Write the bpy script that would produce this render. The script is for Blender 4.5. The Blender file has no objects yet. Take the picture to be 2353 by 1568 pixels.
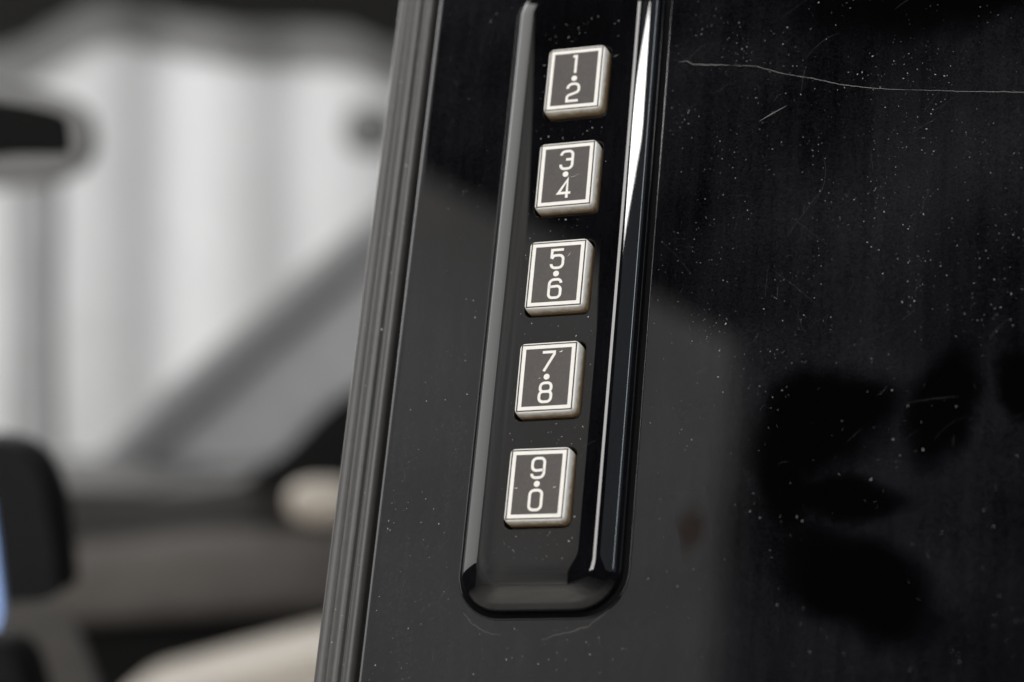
import bpy, bmesh, math, random
from mathutils import Vector, Matrix

# ------------------------------------------------------------------ frame
# Millimetres in the keypad's own frame: u to the right along the face, v up along the pillar,
# n out of the face.  World: X = u, Z = v, Y = -n, in metres.
def W(u, v, n):
    return Vector((u*0.001, -n*0.001, v*0.001))
def Wd(d):
    return Vector((d[0], -d[2], d[1]))

scene = bpy.context.scene
C = scene.collection
RIGHT = Wd((0.93244565, 0.09165056, -0.3494929)).normalized()
DOWN = Wd((-0.05593111, -0.91901862, -0.39022621)).normalized()
FWD = Wd((-0.35695493, 0.38341226, -0.85180879)).normalized()
CAM = W(111.836, -136.627, 282.40)

cd = bpy.data.cameras.new('camera'); cam = bpy.data.objects.new('camera', cd); C.objects.link(cam)
m = Matrix((RIGHT, -DOWN, -FWD)).transposed().to_4x4(); m.translation = CAM
cam.matrix_world = m
cd.sensor_width = 36; cd.lens = 80.64; cd.clip_start = 0.01; cd.clip_end = 100
cd.dof.use_dof = True
cd.dof.focus_distance = (W(2, -4, 1.5) - CAM).dot(FWD)
cd.dof.aperture_fstop = 11.5
scene.camera = cam

world = bpy.data.worlds.new('World'); scene.world = world; world.use_nodes = True
bg = world.node_tree.nodes['Background']
bg.inputs['Color'].default_value = (0.9, 0.95, 1.0, 1); bg.inputs['Strength'].default_value = 0.012

vs = scene.view_settings
vs.view_transform = 'Standard'; vs.look = 'None'; vs.gamma = 1; vs.exposure = 0; vs.use_curve_mapping = False
scene.cycles.use_denoising = True
scene.cycles.max_bounces = 8

def lamp(name, pos, target, sx, sy, radiance, col=(1, 1, 1)):
    l = bpy.data.lights.new(name, 'AREA'); l.shape = 'RECTANGLE'
    l.size = sx; l.size_y = sy; l.energy = radiance*sx*sy*math.pi; l.color = col
    o = bpy.data.objects.new(name, l); C.objects.link(o)
    p = W(*pos); o.location = p
    o.rotation_euler = (W(*target)-p).to_track_quat('-Z', 'Y').to_euler()
    return o
# key daylight from the right and front, a bright gap further round to the right, dim open shade beyond,
# extra lamps on the added bounce wall and on the white curtain behind the car
lamp('key_daylight', (490, 430, 1540), (0, 0, 0), 0.32, 1.30, 11.0, (1.0, 0.98, 0.955))
lamp('bright_gap', (800, 750, 1035), (0, 20, 0), 0.26, 0.13, 50, (1.0, 0.99, 0.97)).rotation_euler.rotate_axis('Z', math.radians(24))
lamp('side_daylight', (1240, 600, 775), (0, 0, 0), 0.10, 1.1, 11, (0.85, 0.93, 1.0))
lamp('far_side_daylight', (-2500, 1300, 440), (-100, 0, 0), 2.0, 1.8, 2.1, (1.0, 0.99, 0.97))
lamp('open_shade', (2000, 850, 1450), (0, 0, 0), 1.7, 1.8, 0.35, (0.80, 0.90, 1.0))
lamp('wall_wash', (-2000, 1600, -1200), (-1800, 900, 2000), 1.5, 1.5, 9.8, (1.0, 0.985, 0.97))  # hidden lamp added to brighten the bounce wall
def at(px, py, depth):
    """point seen at (px, py) of a 2353-wide frame, at a depth in metres along the camera axis"""
    k = 2500/2353/5600
    return CAM + depth*(FWD + RIGHT*((px*2353/2353-1176.5)*k) + DOWN*((py-784)*k))
def cam_basis_lamp(name, r, up, d, tgt, sx, sy, radiance, col):
    o = lamp(name, (0, 0, 0), (0, 0, 1), sx, sy, radiance, col)
    p = CAM + RIGHT*r - DOWN*up + FWD*d
    o.location = p; o.rotation_euler = (tgt-p).to_track_quat('-Z', 'Y').to_euler()
lamp('overhead_fill', (-500, 2300, 1500), (-500, -1000, 1100), 1.2, 1.2, 7.0, (1.0, 0.98, 0.95))  # unseen lamp added above to brighten the ground
lamp('pavement_fill', (-530, -350, 1130), (-530, -1000, 1131), 0.8, 0.8, 6.0, (1.0, 0.97, 0.93))  # low unseen lamp added to brighten the pavement mirrored in the keypad
cam_basis_lamp('curtain_wash', -1.25, 0.75, 1.45, at(420, 520, 2.2), 0.7, 0.7, 4.5, (0.98, 0.99, 1.0))  # lamp added out of view to brighten the curtain

# ------------------------------------------------------------------ helpers
def link(name, me, mat, parent=None, smooth=True):
    if mat is not None: me.materials.append(mat)
    if smooth: me.polygons.foreach_set('use_smooth', [True]*len(me.polygons))
    o = bpy.data.objects.new(name, me); C.objects.link(o)
    if parent is not None: o.parent = parent
    return o
def mesh(name, verts, faces, mat, parent=None, smooth=True, sharp=None):
    me = bpy.data.meshes.new(name); me.from_pydata([tuple(v) for v in verts], [], faces); me.validate(); me.update()
    o = link(name, me, mat, parent, smooth)
    if sharp: me.set_sharp_from_angle(angle=math.radians(sharp))
    return o
def tag(o, label, cat=None, group=None, kind=None):
    o['label'] = label
    if cat: o['category'] = cat
    if group: o['group'] = group
    if kind: o['kind'] = kind
    return o
def empty(name, loc):
    o = bpy.data.objects.new(name, None); o.empty_display_size = 0.01; C.objects.link(o); o.location = loc
    return o
def keep(o, parent):
    """parent without moving"""
    o.parent = parent; o.matrix_parent_inverse = Matrix.Translation(-parent.location)
    return o
def rrect(hw, hh, r, seg=8, cu=0, cv=0):
    r = max(min(r, hw-1e-4, hh-1e-4), 1e-3); P = []
    for (sx, sy, a0) in ((1, 1, 0), (-1, 1, 90), (-1, -1, 180), (1, -1, 270)):
        for i in range(seg+1):
            a = math.radians(a0+90*i/seg)
            P.append((cu+sx*(hw-r)+r*math.cos(a), cv+sy*(hh-r)+r*math.sin(a)))
    return P
def loft(rings, n_per):
    F = []
    for k in range(len(rings)-1):
        for i in range(n_per):
            j = (i+1) % n_per
            F.append((k*n_per+i, k*n_per+j, (k+1)*n_per+j, (k+1)*n_per+i))
    return F

# ------------------------------------------------------------------ materials
def mat(name, color, rough=0.5, spec=0.5, metallic=0.0, coat=0.0):
    M = bpy.data.materials.new(name); M.use_nodes = True
    b = M.node_tree.nodes['Principled BSDF']
    b.inputs['Base Color'].default_value = (*color, 1); b.inputs['Roughness'].default_value = rough
    b.inputs['Specular IOR Level'].default_value = spec; b.inputs['Metallic'].default_value = metallic
    b.inputs['Coat Weight'].default_value = coat
    return M
class N:
    """small node helper on a material"""
    def __init__(s, M): s.M = M; s.t = M.node_tree; s.b = s.t.nodes['Principled BSDF']
    def new(s, typ, **k):
        n = s.t.nodes.new(typ)
        for a, v in k.items(): setattr(n, a, v)
        return n
    def l(s, a, b): s.t.links.new(a, b)
    def coord(s, scale=(1000, 1000, 1000)):
        tc = s.new('ShaderNodeTexCoord'); mp = s.new('ShaderNodeMapping'); mp.inputs['Scale'].default_value = scale
        s.l(tc.outputs['Object'], mp.inputs['Vector']); return mp.outputs['Vector']
    def noise(s, vec, scale, detail=4, rough=0.55, dist=0.0):
        n = s.new('ShaderNodeTexNoise'); n.inputs['Scale'].default_value = scale; n.inputs['Detail'].default_value = detail
        n.inputs['Roughness'].default_value = rough; n.inputs['Distortion'].default_value = dist
        if vec is not None: s.l(vec, n.inputs['Vector'])
        return n.outputs['Fac']
    def ramp(s, f, stops):
        r = s.new('ShaderNodeValToRGB'); e = r.color_ramp.elements
        while len(e) < len(stops): e.new(0.5)
        for i, (p, c) in enumerate(stops):
            e[i].position = p; e[i].color = (*c, 1) if len(c) == 3 else c
        s.l(f, r.inputs['Fac']); return r.outputs['Color']
    def math(s, op, a, b=None, c=None):
        n = s.new('ShaderNodeMath', operation=op)
        for i, x in enumerate((a, b, c)):
            if x is None: continue
            if isinstance(x, (int, float)): n.inputs[i].default_value = x
            else: s.l(x, n.inputs[i])
        return n.outputs[0]
    def mix(s, f, a, b):
        n = s.new('ShaderNodeMix', data_type='RGBA')
        for i, x in ((0, f), (6, a), (7, b)):
            if isinstance(x, (int, float)): n.inputs[i].default_value = x
            elif isinstance(x, tuple): n.inputs[i].default_value = (*x, 1)
            else: s.l(x, n.inputs[i])
        return n.outputs[2]
    def bump(s, h, strength, dist):
        n = s.new('ShaderNodeBump'); n.inputs['Strength'].default_value = strength; n.inputs['Distance'].default_value = dist
        s.l(h, n.inputs['Height']); s.l(n.outputs['Normal'], s.b.inputs['Normal'])

def varied(name, color, rough, amt=0.15, scale=1.5, spec=0.5, bump=0.0):
    M = mat(name, color, rough, spec); k = N(M); v = k.coord()
    f = k.noise(v, scale)
    lo = tuple(c*(1-amt) for c in color); hi = tuple(min(c*(1+amt), 1) for c in color)
    k.l(k.ramp(f, [(0.3, lo), (0.7, hi)]), k.b.inputs['Base Color'])
    if bump: k.bump(f, 0.4, bump)
    return M

# glossy black pillar trim: black plastic under a thin uneven film of dust, left out in dark patches
FILM_GAPS = [(39.5, -22.5, 10.5, 7.5, 18), (54.8, -20.2, 5.0, 8.6, -24), (33.0, -30.0, 4.5, 9.0, 20), (42.5, -33.6, 8.2, 3.4, -6),
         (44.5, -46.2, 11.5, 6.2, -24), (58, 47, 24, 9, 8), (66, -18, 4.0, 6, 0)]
def film_material(name, film_gaps, film=0.018, rough=0.025):
    M = mat(name, (0.003, 0.003, 0.0035), rough, 0.5); k = N(M); vec = k.coord()
    sep = k.new('ShaderNodeSeparateXYZ'); k.l(vec, sep.inputs[0])
    dn = k.new('ShaderNodeTexNoise'); dn.inputs['Scale'].default_value = 0.09; dn.inputs['Detail'].default_value = 3
    k.l(vec, dn.inputs['Vector'])
    dsep = k.new('ShaderNodeSeparateColor'); k.l(dn.outputs['Color'], dsep.inputs[0])
    X = k.math('ADD', sep.outputs[0], k.math('MULTIPLY', k.math('SUBTRACT', dsep.outputs[0], 0.5), 9.0))
    Z = k.math('ADD', sep.outputs[2], k.math('MULTIPLY', k.math('SUBTRACT', dsep.outputs[1], 0.5), 9.0))
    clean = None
    for (cu, cv, ru, rv, ang) in film_gaps:
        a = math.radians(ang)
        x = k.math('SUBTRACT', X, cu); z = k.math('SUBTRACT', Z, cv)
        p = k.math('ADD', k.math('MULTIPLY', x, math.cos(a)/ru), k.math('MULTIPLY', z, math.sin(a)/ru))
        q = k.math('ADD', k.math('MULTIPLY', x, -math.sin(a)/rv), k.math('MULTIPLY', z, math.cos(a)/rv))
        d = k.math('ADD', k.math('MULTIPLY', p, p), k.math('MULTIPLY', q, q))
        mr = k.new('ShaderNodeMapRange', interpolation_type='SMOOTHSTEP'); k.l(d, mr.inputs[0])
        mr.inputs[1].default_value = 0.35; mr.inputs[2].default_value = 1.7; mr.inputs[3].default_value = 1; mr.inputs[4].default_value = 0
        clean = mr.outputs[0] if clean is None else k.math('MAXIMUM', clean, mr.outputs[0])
    st = k.new('ShaderNodeMapping'); st.inputs['Scale'].default_value = (1000, 1000, 90); st.inputs['Rotation'].default_value = (0, math.radians(8), 0)
    tc = k.new('ShaderNodeTexCoord'); k.l(tc.outputs['Object'], st.inputs['Vector'])
    streak = k.noise(st.outputs['Vector'], 0.55, 5, 0.65)
    big = k.noise(vec, 0.035, 3, 0.5); fine = k.noise(vec, 3.0, 3, 0.7)
    f = k.math('MULTIPLY', k.math('ADD', k.math('MULTIPLY', streak, 0.5), k.math('MULTIPLY', fine, 1.0)), k.math('ADD', big, 0.15))
    mr = k.new('ShaderNodeMapRange'); k.l(f, mr.inputs[0]); mr.inputs[1].default_value = 0.30; mr.inputs[2].default_value = 0.95
    film_f = mr.outputs[0]
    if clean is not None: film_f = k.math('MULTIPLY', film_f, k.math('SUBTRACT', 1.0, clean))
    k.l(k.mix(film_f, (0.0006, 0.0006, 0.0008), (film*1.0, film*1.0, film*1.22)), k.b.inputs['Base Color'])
    w = k.noise(vec, 0.05, 2, 0.5)
    k.bump(w, 0.25, 0.00004)
    return M
M_trim = film_material('black_gloss_trim', FILM_GAPS)
M_hous = film_material('black_gloss_housing', [], film=0.009)
M_black = mat('matt_black', (0.004, 0.004, 0.004), 0.6)
M_seal = varied('grey_rubber', (0.052, 0.050, 0.048), 0.43, 0.080, 0.6)
M_dust = mat('dust_speck', (0.40, 0.39, 0.37), 0.9)
M_grime = mat('wax_residue', (0.12, 0.115, 0.11), 0.8); M_grime.node_tree.nodes['Principled BSDF'].inputs['Alpha'].default_value = 0.38
def soft_scratch(name, col, alpha):
    M = mat(name, col, 0.6); M.node_tree.nodes['Principled BSDF'].inputs['Alpha'].default_value = alpha; return M
M_scr = soft_scratch('pale_scratch', (0.20, 0.195, 0.19), 0.8)
M_fine = soft_scratch('fine_scratch', (0.09, 0.09, 0.10), 0.15)
M_gap = mat('shadow_gap_black', (0.003, 0.003, 0.003), 0.8, 0.08)
# button plastics
def button_material():
    M = mat('aged_white_plastic', (0.72, 0.67, 0.58), 0.38, 0.5); k = N(M); v = k.coord()
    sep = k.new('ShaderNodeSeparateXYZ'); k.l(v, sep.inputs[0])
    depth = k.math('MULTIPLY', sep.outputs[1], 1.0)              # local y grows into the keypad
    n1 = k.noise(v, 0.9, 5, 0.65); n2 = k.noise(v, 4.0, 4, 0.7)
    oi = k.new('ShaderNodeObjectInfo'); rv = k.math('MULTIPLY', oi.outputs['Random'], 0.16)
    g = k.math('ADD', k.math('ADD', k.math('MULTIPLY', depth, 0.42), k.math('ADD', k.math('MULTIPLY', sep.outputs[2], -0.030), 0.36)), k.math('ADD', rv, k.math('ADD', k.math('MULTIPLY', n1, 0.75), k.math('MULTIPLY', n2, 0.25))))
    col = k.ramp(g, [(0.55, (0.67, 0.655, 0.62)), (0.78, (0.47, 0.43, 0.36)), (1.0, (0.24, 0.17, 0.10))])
    k.l(col, k.b.inputs['Base Color']); return M
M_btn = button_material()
def print_material(name, col, amt):
    M = mat(name, col, 0.42); k = N(M); v = k.coord()
    f = k.noise(v, 2.2, 6, 0.7)
    k.l(k.ramp(f, [(0.25, tuple(c*(1-amt) for c in col)), (0.75, tuple(c*(1+amt) for c in col))]), k.b.inputs['Base Color'])
    return M
M_white = print_material('white_print', (0.78, 0.76, 0.72), 0.06)
M_plate = print_material('dark_grey_print', (0.074, 0.066, 0.062), 0.2)
M_line = print_material('thin_dark_print', (0.03, 0.028, 0.03), 0.3)

# ------------------------------------------------------------------ pillar trim panel
def panel_n(u, v):
    return -4.0 - u*u/9000.0 - (v*v)/16000.0
def pillar():
    us = []
    prof = [(-27.0, -14.0), (-27.0, -6.2)]
    r = 1.25
    for i in range(1, 13):
        a = math.radians(180-90*i/12); prof.append((-25.75+r*math.cos(a), None, r*math.sin(a)-r))
    flat = [-25.5, -25.1, -24.5, -23.5] + [-22+2.0*i for i in range(61)] + [100.0]
    vsn = [-110+4.0*i for i in range(51)]
    cols = []
    for p in prof:
        cols.append((p[0], lambda v, p=p: (panel_n(p[0], v)+4.0+p[1]) if p[1] is not None else panel_n(p[0], v)+p[2]))
    for u in flat: cols.append((u, lambda v, u=u: panel_n(u, v)))
    cols.append((100.6, lambda v: panel_n(100, v)-0.6)); cols.append((100.6, lambda v: -14.0))
    V = []; F = []; nv = len(vsn)
    for (u, f) in cols:
        for v in vsn: V.append(W(u, v, f(v)))
    for i in range(len(cols)-1):
        for j in range(nv-1): F.append((i*nv+j, (i+1)*nv+j, (i+1)*nv+j+1, i*nv+j+1))
    # back face closes the moulding
    b0 = len(V)
    for v in vsn: V.append(W(-27.0, v, -14.0))
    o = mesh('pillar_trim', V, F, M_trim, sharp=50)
    tag(o, 'glossy black plastic pillar trim panel with dust, scratches and dark patches, behind the keypad', 'pillar trim')
    return o
PIL = pillar()

def ribbon(paths, nfun, lift, mat_, name, parent):
    """thin raised lines following the surface; each path is (points, width in mm)"""
    V = []; F = []
    for pts, w in paths:
        n = len(pts); b = len(V)
        for i, (u, v) in enumerate(pts):
            a = pts[max(i-1, 0)]; c = pts[min(i+1, n-1)]
            d = Vector((c[0]-a[0], c[1]-a[1])); d = d.normalized() if d.length > 0 else Vector((1, 0))
            t = i/(n-1); ww = w*(0.25+0.75*math.sin(math.pi*min(max(t, 0.0), 1.0))**0.5)/2 if n > 2 else w/2
            for s in (-1, 1):
                uu, vv = u-d.y*ww*s, v+d.x*ww*s
                V.append(W(uu, vv, nfun(uu, vv)+lift))
        for i in range(n-1):
            F.append((b+2*i, b+2*i+1, b+2*i+3, b+2*i+2))
    return mesh(name, V, F, mat_, parent)
def resample(pts, step, jitter, rnd):
    out = []
    for i in range(len(pts)-1):
        a, b = Vector(pts[i]), Vector(pts[i+1]); k = max(1, int((b-a).length/step))
        for j in range(k):
            p = a.lerp(b, j/k); out.append((p.x+rnd.uniform(-jitter, jitter), p.y+rnd.uniform(-jitter, jitter)))
    out.append(tuple(pts[-1])); return out
rnd = random.Random(7)
scr = [(14.3, 36.7), (15.6, 36.75), (16.6, 36.0), (19.5, 35.6), (22.4, 35.2), (26.5, 34.6), (30.5, 32.9), (35, 31.6), (39.1, 30.2), (44, 29.0), (49.4, 28.2), (57, 27.2), (65.6, 26.2), (80, 25.4)]
o = ribbon([(resample(scr[:5], 0.7, 0.05, rnd), 0.105), (resample(scr[4:8], 0.7, 0.05, rnd), 0.065), (resample(scr[6:11], 0.7, 0.05, rnd), 0.075), (resample(scr[10:], 0.7, 0.05, rnd), 0.065)], panel_n, 0.02, M_scr, 'scratch', PIL)
o['label'] = 'long pale scratch running across the trim'
marks = [([(27.4, 25.2), (29.1, 26.2), (31.4, 27.4)], 0.13)]
o = ribbon(marks, panel_n, 0.02, M_scr, 'scratch', PIL)
wax = [(-11.4, -48.9), (-10.2, -50.5), (-7.9, -51.8), (-5.5, -52.3)]
wax2 = [(0.5, -53.0), (2.6, -52.3), (3.9, -52.0), (5.0, -51.9), (7.2, -51.1), (9.2, -49.6), (10.6, -48.0)]
ribbon([(resample(wax, 0.4, 0.10, rnd), 0.16), (resample(wax2, 0.4, 0.10, rnd), 0.20), (resample(wax2[2:5], 0.4, 0.22, rnd), 0.25)], panel_n, 0.02, M_grime, 'wax_residue', PIL)
def hair_scratches(n, region, parent, nfun, name, lens=(1.0, 9.0), avoid=None):
    paths = []
    while len(paths) < n:
        u = rnd.uniform(region[0], region[1]); v = rnd.uniform(region[2], region[3])
        if avoid and avoid(u, v): continue
        a = math.radians(rnd.choice([rnd.gauss(62, 16), rnd.gauss(40, 12), rnd.gauss(88, 8), rnd.uniform(0, 180)]))
        L = rnd.uniform(*lens)*rnd.random(); cur = rnd.gauss(0, 0.11)
        P = []
        for i in range(7):
            P.append((u, v)); u += math.cos(a)*L/6; v += math.sin(a)*L/6; a += cur
        paths.append((P, rnd.uniform(0.03, 0.10)))
    o = ribbon(paths, nfun, 0.012, M_fine, name, parent); o['kind'] = 'stuff'; return o
onkey = lambda u, v: abs(u) < 13.5 and abs(v) < 51
hair_scratches(90, (13, 70, -30, 48), PIL, panel_n, 'hairline_scratches', (1, 12), onkey)
hair_scratches(60, (-25, 13, -60, 48), PIL, panel_n, 'hairline_scratches', (0.5, 4), onkey)
from mathutils import noise as mnoise
def clump(u, v): return max(0.05, min(1.0, 0.45+1.3*mnoise.noise(Vector((u*0.11, v*0.11, 3.1)))+0.5*mnoise.noise(Vector((u*0.4, v*0.4, 9.7)))))
def dust(n, region, nfun, parent, name, sizes, avoid=None, dens=None):
    V = []; F = []; c = 0
    while c < n:
        u = rnd.uniform(region[0], region[1]); v = rnd.uniform(region[2], region[3])
        if avoid and avoid(u, v): continue
        if dens and rnd.random() > dens(u, v): continue
        c += 1
        r = min(rnd.lognormvariate(math.log(sizes), 0.45), sizes*2.6); h = r*0.7; a0 = rnd.random()*6.28; el = rnd.choice([1, 1, 1.5, 2.2])
        b = len(V); n0 = nfun(u, v)
        for i in range(5):
            a = i*2*math.pi/5; x = r*math.cos(a)*el*rnd.uniform(0.7, 1.2); y = r*math.sin(a)*rnd.uniform(0.7, 1.2)
            V.append(W(u+x*math.cos(a0)-y*math.sin(a0), v+x*math.sin(a0)+y*math.cos(a0), n0+0.005))
        V.append(W(u, v, n0+h))
        for i in range(5): F.append((b+i, b+(i+1) % 5, b+5))
        F.append((b+4, b+3, b+2, b+1, b))
    o = mesh(name, V, F, M_dust, parent, smooth=False); o['kind'] = 'stuff'; return o
dust(1600, (13, 72, -62, 52), panel_n, PIL, 'dust_specks', 0.031, onkey, lambda u, v: clump(u, v)*(1.0 if v > -14 else 0.25))
dust(160, (-25, 13, -62, 52), panel_n, PIL, 'dust_specks', 0.036, onkey, lambda u, v: clump(u, v)*(1.0 if v < 0 else 0.35))

M_refl = mat('brown_reflection', (0.020, 0.013, 0.010), 0.85, 0.1)
def refl_alpha():
    k = N(M_refl); tc = k.new('ShaderNodeTexCoord'); mp = k.new('ShaderNodeMapping'); mp.vector_type = 'POINT'
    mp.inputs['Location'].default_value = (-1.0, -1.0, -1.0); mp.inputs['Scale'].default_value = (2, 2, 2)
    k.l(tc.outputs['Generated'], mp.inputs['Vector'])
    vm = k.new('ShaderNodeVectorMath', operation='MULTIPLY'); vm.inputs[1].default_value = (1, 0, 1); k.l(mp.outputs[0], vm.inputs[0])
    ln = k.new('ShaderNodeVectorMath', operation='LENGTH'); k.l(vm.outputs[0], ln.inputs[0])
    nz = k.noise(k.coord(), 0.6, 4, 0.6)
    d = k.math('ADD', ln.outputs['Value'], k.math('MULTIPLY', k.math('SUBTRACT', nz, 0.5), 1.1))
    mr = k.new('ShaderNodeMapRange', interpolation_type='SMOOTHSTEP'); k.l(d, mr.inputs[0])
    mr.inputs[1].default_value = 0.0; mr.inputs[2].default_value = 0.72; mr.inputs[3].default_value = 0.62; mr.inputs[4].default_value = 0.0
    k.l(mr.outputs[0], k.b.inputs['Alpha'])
refl_alpha()
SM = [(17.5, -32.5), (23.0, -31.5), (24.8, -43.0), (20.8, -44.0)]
o = mesh('painted_reflection', [W(u, v, panel_n(u, v)+0.03) for u, v in SM], [(0, 3, 2, 1)], M_refl, PIL)  # dark reflection painted as a thin brown sheet over the trim
o['label'] = 'faint brownish reflection painted on the black trim'
# ------------------------------------------------------------------ window seal on the left
def seal():
    P = [(-34.9, -16.0), (-34.9, -7.9)]
    def arc(cu, cn, ru, rn, a0, a1, k):
        return [(cu+ru*math.cos(math.radians(a0+(a1-a0)*i/k)), cn+rn*math.sin(math.radians(a0+(a1-a0)*i/k))) for i in range(k+1)]
    P += arc(-34.35, -7.1, 0.55, 0.75, 180, 85, 8)
    P += [(-33.9, -6.55), (-33.3, -6.75)]
    P += arc(-31.95, -7.0, 1.2, 1.05, 165, 15, 14)
    P += [(-30.65, -6.95), (-30.45, -6.95)]
    P += arc(-29.35, -6.9, 1.0, 1.35, 170, 5, 14)
    P += [(-28.32, -8.0), (-28.3, -12.0), (-26.9, -12.2), (-26.9, -16.0)]
    V = []; F = []; vs_ = [-110+8*i for i in range(26)]; k = len(P)
    for v in vs_:
        for (u, n) in P: V.append(W(u, v, n-v*v/16000.0))
    for j in range(len(vs_)-1):
        for i in range(k-1):
            F.append((j*k+i, j*k+i+1, (j+1)*k+i+1, (j+1)*k+i))
    o = mesh('window_seal', V, F, M_seal, sharp=60)
    tag(o, 'grey rubber window seal with two rounded lips running along the black pillar edge', 'seal')
    return o
SEAL = seal()
dust(40, (-33, -28.2, -60, 50), lambda u, v: -5.0-v*v/16000, SEAL, 'dust_specks', 0.05)
pn = mesh('groove', [W(-28.5, -110, -11.5), W(-26.6, -110, -11.5), W(-26.6, 90, -11.5), W(-28.5, 90, -11.5)], [(0, 1, 2, 3)], M_black, SEAL)

# ------------------------------------------------------------------ keypad
KEY = empty('entry_keypad', W(0, 0, -4.0))
tag(KEY, 'glossy black door entry keypad with five white numbered buttons on the pillar trim', 'keypad')
BV = [32.24, 16.12, 0.0, -16.12, -32.24]
HW, HH, CV = 12.45, 51.6, 1.75
HOLE = (4.90, 5.84, 1.05)
def housing():
    seg = 14; npr = 4*(seg+1)
    # (inset, n): plinth wall, steep skirt, rounded shoulder, broad chamfer, ridge, soft roll
    prof = [(0.62, -4.3), (0.62, -3.2), (0.64, -2.9)]
    nflange = len(prof)
    s, n = 0.68, -2.75; prof.append((s, n))
    for i in range(6):
        a = math.radians(56-12*(i+0.5)/6); s += 0.16*math.cos(a); n += 0.16*math.sin(a); prof.append((s, n))
    for i in range(7):
        a = math.radians(44-10*(i+0.5)/7); s += 0.045*math.cos(a); n += 0.045*math.sin(a); prof.append((s, n))
    K = 10; L = 2.05
    for i in range(K):
        a = math.radians(34-7.0*(i+0.5)/K); s += L/K*math.cos(a); n += L/K*math.sin(a); prof.append((s, n))
    # ridge: turn from the chamfer slope to the gentle roll
    cham = math.radians(27); end = math.radians(11)
    K = 9
    for i in range(K):
        a = cham+(end-cham)*(i+0.5)/K; s += 0.115*math.cos(a); n += 0.115*math.sin(a); prof.append((s, n))
    # roll: slope falls from 15 degrees to 0 over the remaining inset
    s_end = 6.6; K = 14; ds = (s_end-s)/K
    for i in range(K):
        a = end*(1-(i+0.5)/K); s += ds; n += ds*math.tan(a); prof.append((s, n))
    top = prof[-1][1]
    prof = [(a, b-top if i >= nflange else b) for i, (a, b) in enumerate(prof)]
    V = []; rings = []
    for (s, n) in prof:
        R = [(u, v, n) for u, v in rrect(HW-s, HH-s, 6.6-0.62*s, seg, 0, CV)]
        rings.append(R); V += [W(*p) for p in R]
    F = loft(rings, npr)
    bm = bmesh.new(); bv = [bm.verts.new(v) for v in V]
    for f in F: bm.faces.new([bv[i] for i in f]).smooth = True
    inner = bv[-npr:]
    edges = [bm.edges.get((inner[i], inner[(i+1) % npr])) for i in range(npr)]
    # wells for the buttons with a small rounded lip
    hs = 6; hn = 4*(hs+1); lips = [(0.0, 0.0), (0.03, -0.03), (0.09, -0.09), (0.16, -0.2), (0.2, -0.35), (0.22, -2.6)]
    for c in BV:
        prev = None
        for (ins, dn) in lips:
            ring = [bm.verts.new(W(u, v, dn)) for u, v in rrect(HOLE[0]+0.2-ins, HOLE[1]+0.2-ins, HOLE[2]+0.2-ins, hs, 0, c)]
            if prev is None:
                for i in range(hn): edges.append(bm.edges.new((ring[i], ring[(i+1) % hn])))
            else:
                for i in range(hn):
                    j = (i+1) % hn
                    bm.faces.new((prev[i], prev[j], ring[j], ring[i])).smooth = True
            prev = ring
        bm.faces.new(prev)
    res = bmesh.ops.triangle_fill(bm, use_beauty=True, use_dissolve=False, edges=edges, normal=W(0, 0, 1000))
    for f in res['geom']:
        if isinstance(f, bmesh.types.BMFace): f.smooth = False
    bmesh.ops.recalc_face_normals(bm, faces=bm.faces[:])
    me = bpy.data.meshes.new('housing'); bm.to_mesh(me); bm.free()
    me.materials.append(M_hous)
    o = bpy.data.objects.new('housing', me); C.objects.link(o); keep(o, KEY)
    return o
HOUS = housing()
def ring_part(name, prof, m_):
    seg = 14; V = []; rings = []
    for (s, n) in prof:
        P = rrect(HW-s, HH-s, 6.6-0.62*s, seg, 0, CV); rings.append(P); V += [W(u, v, n) for u, v in P]
    o = mesh(name, V, loft(rings, 4*(seg+1)), m_, sharp=60); keep(o, KEY); return o
ring_part('rim_bead', [(-0.26, -4.2), (-0.26, -4.0), (-0.23, -3.93), (-0.16, -3.89), (-0.08, -3.90), (-0.02, -3.96), (0.0, -4.1)], M_hous)
ring_part('shadow_gap', [(-0.03, -3.985), (0.30, -3.975), (0.70, -3.97)], M_gap)  # matte black ring painted in as the shadow gap round the housing

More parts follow.
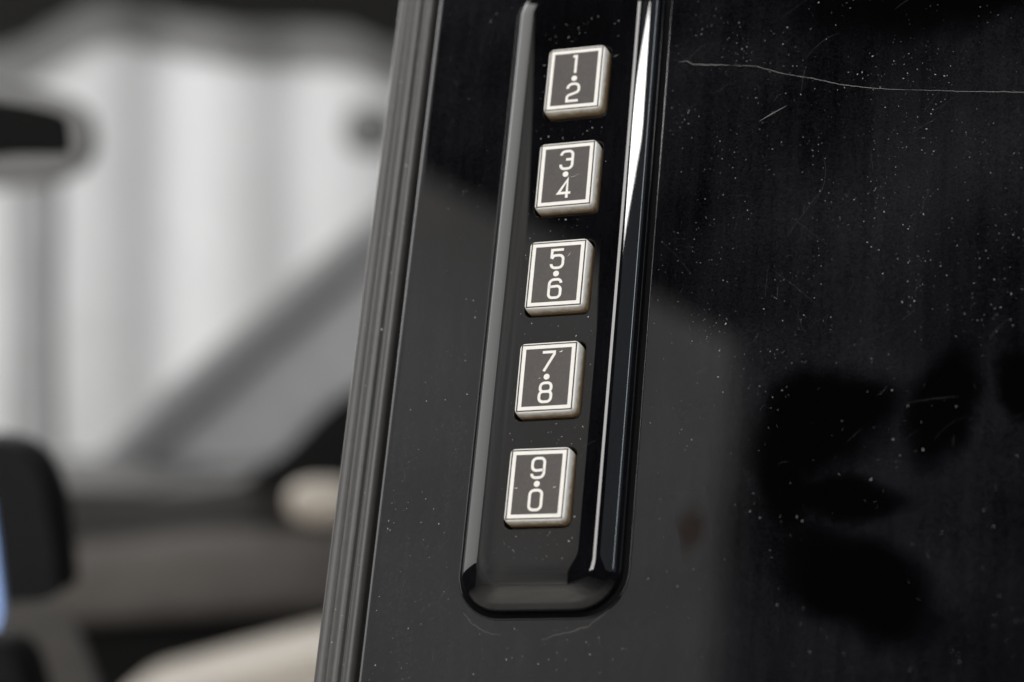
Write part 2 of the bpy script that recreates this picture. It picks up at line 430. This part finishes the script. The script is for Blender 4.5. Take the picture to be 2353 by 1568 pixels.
# numerals: centre-line strokes with rounded corners, in mm about the numeral's centre
A, B = 0.89, 1.44
STROKES = {
 '0': [([(0, B, 0), (A, B, .66), (A, -B, .66), (-A, -B, .66), (-A, B, .66)], True)],
 '1': [([(-.48, B, 0), (0.05, B, 0), (0.05, -B, 0)], False)],
 '2': [([(-A, .66, 0), (-A, B, .72), (A, B, .72), (A, 0.06, .55), (-A, -.52, .5), (-A, -B, 0), (A, -B, 0)], False)],
 '3': [([(-A, .78, 0), (-A, B, .62), (A, B, .62), (A, -B, .66), (-A, -B, .62), (-A, -.72, 0)], False), ([(-.12, .08, 0), (A-.05, .08, 0)], False)],
 '4': [([(.42, -B-.1, 0), (.42, B, 0), (-A, -.72, 0), (0.0, -.72, 0)], False), ([(-.1, -.72, 0), (A+.1, -.72, 0)], False)],
 '5': [([(A, B, 0), (-A, B, 0), (-A, .1, 0)], False), ([(-A+.02, .05, 0), (-A+.35, .55, .25), (A, .55, .66), (A, -B, .66), (-A, -B, .62), (-A, -.8, 0)], False)],
 '6': [([(A, .85, 0), (A, B, .6), (-A, B, .7), (-A, -B, .62), (A, -B, .62), (A, .42, .62), (-A+.1, .30, 0)], False)],
 '7': [([(-A, B, 0), (A, B, 0), (A, B-.34, .12), (-.52, -B-.05, 0)], False)],
 '8': [([(0, B, 0), (.82, B, .6), (.82, .12, .5), (-.82, .12, .5), (-.82, B, .6)], True), ([(0, .12, 0), (A, .12, .55), (A, -B, .62), (-A, -B, .62), (-A, .12, .55)], True)],
 '9': [([(-A, -.85, 0), (-A, -B, .6), (A, -B, .7), (A, B, .62), (-A, B, .62), (-A, -.42, .62), (A-.1, -.30, 0)], False)],
}
def round_path(pts, closed):
    out = []; n = len(pts)
    for i, (x, y, r) in enumerate(pts):
        p = Vector((x, y))
        if r <= 0 or (not closed and i in (0, n-1)): out.append(p); continue
        a = Vector(pts[i-1][:2])-p; b = Vector(pts[(i+1) % n][:2])-p
        ang = a.angle(b); t = min(r/math.tan(ang/2), a.length*0.98, b.length*0.98); rr = t*math.tan(ang/2)
        an, bn = a.normalized(), b.normalized()
        c = p+(an+bn).normalized()*(rr/math.sin(ang/2))
        s, e = p+an*t, p+bn*t
        for j in range(9):
            q = s.lerp(e, j/8); out.append(c+(q-c).normalized()*rr)
    clean = [out[0]]
    for q in out[1:]:
        if (q-clean[-1]).length > 1e-3: clean.append(q)
    return clean
def stroke_poly(path, closed, w, V, F, cu, cv, n0, n1):
    n = len(path)
    L = []; R = []
    for i in range(n):
        p = path[i]
        if closed: a, c = path[i-1], path[(i+1) % n]
        else: a, c = path[max(i-1, 0)], path[min(i+1, n-1)]
        d1 = (p-a).normalized() if (p-a).length > 1e-6 else (c-p).normalized()
        d2 = (c-p).normalized() if (c-p).length > 1e-6 else d1
        n1_ = Vector((-d1.y, d1.x)); n2_ = Vector((-d2.y, d2.x)); mm = (n1_+n2_)
        mm = mm.normalized() if mm.length > 1e-6 else n1_
        k = min(1/max(mm.dot(n1_), 0.3), 2.2)
        L.append(p+mm*w/2*k); R.append(p-mm*w/2*k)
    b = len(V)
    for i in range(n):
        for q, nn in ((L[i], n1), (R[i], n1), (L[i], n0), (R[i], n0)): V.append(W(cu+q.x, cv+q.y, nn))
    for i in range(n if closed else n-1):
        a0 = b+4*i; c0 = b+4*((i+1) % n)
        F.append((a0, a0+1, c0+1, c0)); F.append((a0, c0, c0+2, a0+2)); F.append((a0+1, a0+3, c0+3, c0+1))
def slab(hw, hh, r, n0, n1, name, m_, parent, seg=4):
    P = rrect(hw, hh, r, seg); k = len(P)
    V = [W(u, v, n0) for u, v in P]+[W(u, v, n1) for u, v in P]
    F = loft([0, 1], k)+[tuple(range(k, 2*k))]
    o = mesh(name, V, F, m_, parent, smooth=False); return o
def button(cv, top_d, bot_d, du=0.0, tilt=0.0):
    rings = []; seg = 6
    spec = [(-2.3, 4.60, 5.53, .85), (0.0, 4.59, 5.52, .85), (0.7, 4.56, 5.49, .83), (1.10, 4.53, 5.45, .80), (1.33, 4.48, 5.41, .76),
            (1.45, 4.43, 5.36, .70), (1.525, 4.37, 5.30, .62), (1.55, 4.29, 5.22, .55)]
    V = []
    for (n, hw, hh, r) in spec:
        P = rrect(hw, hh, r, seg); rings.append(P); V += [W(u, v, n) for u, v in P]
    k = 4*(seg+1); F = loft(rings, k)+[tuple(range((len(spec)-1)*k, len(spec)*k))]
    body = mesh('button', V, F, M_btn, sharp=40)
    body.location = W(du, cv, 0); body.rotation_euler = (0, math.radians(tilt), 0)
    body.parent = KEY; body.matrix_parent_inverse = Matrix.Translation(-KEY.location)
    slab(4.21, 5.15, .12, 1.54, 1.562, 'outline', M_line, body)
    slab(4.01, 4.96, .04, 1.55, 1.580, 'border', M_white, body)
    slab(3.46, 4.41, .03, 1.56, 1.595, 'plate', M_plate, body)
    for d, c in ((top_d, 2.38), (bot_d, -2.36)):
        V = []; F = []
        for i, (pts, closed) in enumerate(STROKES[d]):
            stroke_poly(round_path(pts, closed), closed, 0.41, V, F, 0, c, 1.585, 1.612-0.007*i)
        mesh('numeral', V, F, M_white, body, smooth=False)
    P = [(0.45*math.cos(2*math.pi*i/24), 0.45*math.sin(2*math.pi*i/24)+0.02) for i in range(24)]
    V = [W(u, v, 1.585) for u, v in P]+[W(u, v, 1.612) for u, v in P]
    mesh('dot', V, loft([0, 1], 24)+[tuple(range(24, 48))], M_white, body, smooth=False)
    body['label'] = 'white button printed %s and %s' % (top_d, bot_d)
    return body
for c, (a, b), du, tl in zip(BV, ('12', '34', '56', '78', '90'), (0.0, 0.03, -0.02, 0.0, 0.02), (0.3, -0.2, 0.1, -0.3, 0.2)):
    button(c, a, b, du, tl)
def scuff(btn, paths):
    ribbon(paths, lambda u, v: 1.6, 0.004, M_white, 'scuff', btn)
kids = [o for o in KEY.children if o.name.startswith('button')]
scuff(kids[3], [([(1.6, 3.72), (1.9, 3.80), (2.15, 3.95)], 0.14), ([(-1.2, -0.2), (-1.0, -0.1), (-0.9, -0.12)], 0.07)])
scuff(kids[4], [([(-3.3, -0.55), (-3.0, -0.5), (-2.75, -0.52)], 0.08), ([(2.4, -0.6), (2.7, -0.55), (2.9, -0.5)], 0.07)])
scuff(kids[2], [([(1.5, 2.6), (1.75, 2.9), (1.95, 3.3)], 0.04)])
scuff(kids[1], [([(0.6, -0.6), (1.2, -0.5), (2.2, -0.1)], 0.035)])
def face_n(u, v): return 0.0
inwell = lambda u, v: any(abs(u) < 5.4 and abs(v-c) < 6.4 for c in BV)
K_d = dust(120, (-6, 6, -43, 44), face_n, None, 'dust_specks', 0.042, inwell); keep(K_d, KEY)
K_s = hair_scratches(26, (-6, 6, -43, 44), None, face_n, 'hairline_scratches', (0.4, 3), inwell); keep(K_s, KEY)
ks = ribbon([([(-6.0, 36.0), (-5.6, 36.02), (-5.35, 36.0)], 0.10), ([(5.35, 36.3), (5.8, 36.42), (6.1, 36.5)], 0.10)], face_n, 0.015, M_scr, 'scratch', None); keep(ks, KEY)

# ------------------------------------------------------------------ what the gloss mirrors: unseen pale wall added for its reflection, and the ground
M_wall = varied('bounce_wall_paint', (0.68, 0.67, 0.655), 0.8, 0.28, 0.0022)
def wall():
    P = [(-555, -1000), (-555, 870), (-930, 1090), (-4000, 2880), (-4000, -1000)]
    V = [W(u, v, 2000) for u, v in P]+[W(u, v, 2120) for u, v in P]
    n = len(P); F = [tuple(range(n)), tuple(range(2*n-1, n-1, -1))]+[(i, i+n, (i+1) % n+n, (i+1) % n) for i in range(n)]
    o = mesh('wall', V, F, M_wall, smooth=False)
    o['kind'] = 'structure'; tag(o, 'unseen pale bounce wall added for its reflection in the black trim', None)
    return o
wall()
M_ground = varied('concrete', (0.50, 0.48, 0.45), 0.85, 0.2, 0.004)
g = mesh('ground', [W(-4500, -1000, -4000), W(4000, -1000, -4000), W(4000, -1000, 3500), W(-4500, -1000, 3500)], [(0, 1, 2, 3)], M_ground)
g['kind'] = 'structure'; g['label'] = 'pale concrete ground beside the car'

# ------------------------------------------------------------------ out-of-focus things beyond the pillar, seen through the open window
def prism(name, poly, depth, thick, m_, bevel=0.0, parent=None):
    """a solid with the outline seen at a depth and a real thickness behind it"""
    k = len(poly)
    front = [at(x, y, depth) for x, y in poly]
    V = front+[p+FWD*thick for p in front]
    F = [tuple(range(k-1, -1, -1)), tuple(range(k, 2*k))]+[(i, (i+1) % k, (i+1) % k+k, i+k) for i in range(k)]
    bm = bmesh.new(); bv = [bm.verts.new(v) for v in V]
    for f in F: bm.faces.new([bv[i] for i in f])
    bmesh.ops.recalc_face_normals(bm, faces=bm.faces[:])
    if bevel:
        bmesh.ops.bevel(bm, geom=bm.edges[:], offset=bevel, segments=4, affect='EDGES', profile=0.6, clamp_overlap=True)
    me = bpy.data.meshes.new(name); bm.to_mesh(me); bm.free()
    o = link(name, me, m_, None, True); me.set_sharp_from_angle(angle=math.radians(40))
    if parent is not None: keep(o, parent)
    return o
def smooth_poly(pts, closed=True, k=6):
    """Catmull-Rom through the points"""
    n = len(pts); out = []
    for i in range(n if closed else n-1):
        p0, p1, p2, p3 = (pts[(i+j-1) % n] if closed else pts[min(max(i+j-1, 0), n-1)] for j in range(4))
        for s in range(k):
            t = s/k
            out.append(tuple(0.5*((2*p1[d])+(-p0[d]+p2[d])*t+(2*p0[d]-5*p1[d]+4*p2[d]-p3[d])*t*t+(-p0[d]+3*p1[d]-3*p2[d]+p3[d])*t**3) for d in (0, 1)))
    if not closed: out.append(pts[-1])
    return out
M_curt = varied('white_cloth', (0.765, 0.775, 0.785), 0.85, 0.03, 0.02)
M_hem = varied('grey_cloth', (0.19, 0.19, 0.19), 0.9, 0.08, 0.02)
M_dark = varied('dark_wall_paint', (0.008, 0.0075, 0.0065), 0.9, 0.35, 0.003)
M_gpil = varied('grey_trim_plastic', (0.42, 0.42, 0.43), 0.6, 0.08, 0.05)
M_gdrk = varied('dark_grey_trim', (0.24, 0.24, 0.245), 0.6, 0.08, 0.05)
M_dash = varied('charcoal_dash', (0.030, 0.028, 0.027), 0.6, 0.1, 0.05)
M_fasc = varied('brown_grey_dash', (0.085, 0.076, 0.071), 0.6, 0.1, 0.05)
M_beige = varied('beige_trim', (0.42, 0.38, 0.33), 0.6, 0.06, 0.05)
M_leath = varied('black_leather', (0.008, 0.008, 0.009), 0.6, 0.2, 0.3, 0.15)
M_ghou = varied('mid_grey_plastic', (0.17, 0.17, 0.17), 0.6, 0.05, 0.05)
M_strap = varied('dark_webbing', (0.075, 0.07, 0.066), 0.8, 0.1, 0.1)
M_deep = mat('deep_black', (0.004, 0.004, 0.004), 0.7, 0.12)
M_blue = varied('pale_blue_plastic', (0.34, 0.50, 0.92), 0.3, 0.1, 0.3)

CUR = empty('curtain', at(420, 1500, 2.2)); tag(CUR, 'white pleated curtain with a wavy grey top hem, blurred beyond the window', 'curtain')
TOPC = [(-2600, 150), (-2100, 70), (-1600, 130), (-1150, 60), (-800, 95), (-500, 120), (-200, 135), (0, 118), (60, 100), (130, 58), (200, 18), (262, 2), (350, 18), (450, 45), (560, 62), (680, 58), (780, 66), (900, 105), (1100, 150), (1400, 190)]
def top_y(x):
    for i in range(len(TOPC)-1):
        a, b = TOPC[i], TOPC[i+1]
        if a[0] <= x <= b[0]:
            t = (x-a[0])/(b[0]-a[0]); t = t*t*(3-2*t); return a[1]+(b[1]-a[1])*t
    return TOPC[0][1] if x < 0 else TOPC[-1][1]
def fold(x):
    f = 0.0
    for c, w, a in ((375, 85, 0.026), (675, 75, 0.014), (-150, 60, 0.02), (960, 60, 0.015), (-420, 80, 0.022), (-720, 70, 0.018), (-1010, 90, 0.026), (-1330, 70, 0.015), (-1650, 85, 0.024), (-1980, 70, 0.018), (-2300, 85, 0.022)):
        f += a*math.exp(-((x-c)/w)**2)
    return f
def curtain_sheet(name, m_, y0f, y1f, dz, parent):
    xs = [-2600+20*i for i in range(201)]; rows = 14; V = []; F = []
    for side in (0, 0.004):
        for x in xs:
            for r in range(rows+1):
                y = y0f(x)+(y1f(x)-y0f(x))*r/rows
                V.append(at(x, y, 2.2)+FWD*(fold(x)+dz+side))
    k = rows+1; n = len(xs); h = n*k
    for i in range(n-1):
        for r in range(rows):
            q = (i*k+r, (i+1)*k+r, (i+1)*k+r+1, i*k+r+1)
            F.append(q); F.append(tuple(j+h for j in reversed(q)))
        for r in (0, rows):
            F.append((i*k+r, i*k+r+h, (i+1)*k+r+h, (i+1)*k+r))
    o = mesh(name, V, F, m_, sharp=50); keep(o, parent); return o
curtain_sheet('cloth', M_curt, lambda x: top_y(x)+35, lambda x: 1560, 0.0, CUR)
curtain_sheet('hem', M_hem, lambda x: top_y(x), lambda x: top_y(x)+86, -0.008, CUR)
dw = prism('wall_back', [(-5000, -2500), (3500, -2500), (3500, 3000), (-5000, 3000)], 3.2, 0.1, M_dark)
dw['kind'] = 'structure'; dw['label'] = 'dark wall behind the white curtain'

def thing(o, label, cat): return tag(o, label, cat)
thing(prism('door_post', smooth_poly([(22, 380), (112, 380), (114, 700), (118, 1000), (118, 1100), (20, 1100), (20, 700)], True, 4), 1.75, 0.04, M_gpil, 0.006), 'blurred grey upright post below the mirror, in front of the curtain', 'post')
WP = empty('windscreen_pillar', at(500, 1000, 1.45)); tag(WP, 'grey slanted windscreen pillar crossing the white curtain', 'car pillar')
prism('pillar_bar', [(110, 1110), (205, 1068), (372, 896), (760, 560), (1000, 356), (1000, 480), (815, 640), (376, 1030), (230, 1150), (110, 1180)], 1.45, 0.05, M_gdrk, 0.008, WP)
prism('quarter_panel', [(226, 1155), (376, 1036), (815, 646), (1000, 486), (1000, 900), (760, 930), (600, 1120), (420, 1160)], 1.46, 0.03, M_gpil, 0.006, WP)
DB = empty('dashboard', at(480, 1450, 1.2)); tag(DB, 'dark charcoal dashboard with a brown grey lower fascia, blurred below the pillar', 'dashboard')
prism('top_pad', smooth_poly([(-2200, 1090), (140, 1120), (300, 1135), (480, 1120), (620, 1100), (900, 1100), (900, 1270), (480, 1270), (140, 1280), (-2200, 1290)], True, 4), 1.20, 0.30, M_dash, 0.012, DB)
prism('instrument_hood', smooth_poly([(560, 1118), (660, 1030), (740, 950), (830, 880), (960, 820), (960, 1110), (760, 1122)], True, 4), 1.15, 0.20, M_deep, 0.01, DB)
prism('fascia', [(-2200, 1275), (170, 1255), (480, 1225), (900, 1215), (900, 1400), (480, 1420), (170, 1440), (-2200, 1470)], 1.17, 0.10, M_fasc, 0.012, DB)
prism('lower_panel', [(-2200, 1455), (150, 1425), (480, 1405), (900, 1385), (900, 1700), (-2200, 1700)], 1.19, 0.10, M_deep, 0.008, DB)
def ellipsoid(name, c, depth, rx, ry, rz, m_):
    bm = bmesh.new(); bmesh.ops.create_uvsphere(bm, u_segments=28, v_segments=16, radius=1)
    k = depth*2500/2353/5600; cc = at(c[0], c[1], depth)
    for v in bm.verts:
        x, y, z = v.co
        p = 1.0/((abs(x)**2.6+abs(y)**2.6+abs(z)**2.6)**(1/2.6)); x, y, z = x*p, y*p, z*p
        v.co = cc+RIGHT*(x*rx*k)-DOWN*(y*ry*k)+FWD*(z*rz)
    me = bpy.data.meshes.new(name); bm.to_mesh(me); bm.free(); return link(name, me, m_)
thing(ellipsoid('control_knob', (745, 1152), 1.08, 84, 50, 0.012, M_beige), 'blurred round beige knob beside the grey window seal', 'knob')
thing(prism('door_ledge', [(190, 1680), (263, 1615), (739, 1490), (900, 1445), (900, 1850), (190, 1850)], 1.0, 0.12, M_beige, 0.010), 'beige door ledge sloping along the lower edge beneath the dashboard', 'door ledge')
MI = empty('rear_view_mirror', at(20, 430, 0.95)); tag(MI, 'grey rounded rear view mirror, blurred against the curtain', 'mirror')
prism('mirror_housing', smooth_poly([(-700, 230), (-640, 196), (-400, 190), (-60, 195), (90, 205), (175, 235), (205, 300), (190, 370), (120, 410), (0, 425), (-400, 430), (-640, 425), (-700, 390)], True, 5), 0.95, 0.02, M_ghou, 0.006, MI)
thing(prism('belt_bracket', smooth_poly([(-120, 220), (-20, 232), (60, 244), (132, 262), (146, 278), (152, 330), (148, 347), (130, 350), (40, 350), (-120, 350)], True, 4), 0.54, 0.005, M_deep, 0.0012), 'small black bracket in front of the grey mirror', 'bracket')
HR = empty('headrest', at(40, 1500, 0.50)); tag(HR, 'black leather headrest with a rounded corner, blurred at the lower edge', 'headrest')
prism('cushion', smooth_poly([(-360, 1012), (-110, 1002), (-6, 1010), (54, 1044), (94, 1107), (114, 1200), (126, 1310), (120, 1372), (20, 1385), (-360, 1390)], True, 5), 0.58, 0.03, M_leath, 0.006, HR)
prism('lower_cushion', smooth_poly([(-360, 1490), (-80, 1480), (20, 1505), (60, 1600), (80, 1760), (-360, 1760)], True, 5), 0.57, 0.03, M_leath, 0.006, HR)
thing(prism('seat_strap', smooth_poly([(-160, 1400), (30, 1380), (110, 1385), (165, 1440), (205, 1530), (240, 1680), (110, 1680), (95, 1580), (40, 1520), (-160, 1500)], True, 5), 0.70, 0.006, M_strap, 0.001), 'grey seat strap running down behind the black headrest', 'strap')
thing(prism('blue_trim', smooth_poly([(-140, 1120), (-34, 1140), (-14, 1210), (-3, 1300), (6, 1390), (2, 1430), (-24, 1462), (-140, 1475)], True, 5), 0.50, 0.004, M_blue, 0.0008), 'pale blue glossy trim edge in front of the black headrest', 'trim')
thing(ellipsoid('round_fitting', (850, 298), 1.9, 62, 58, 0.012, M_ghou), 'small round grey fitting in front of the curtain beside the window seal', 'fitting')
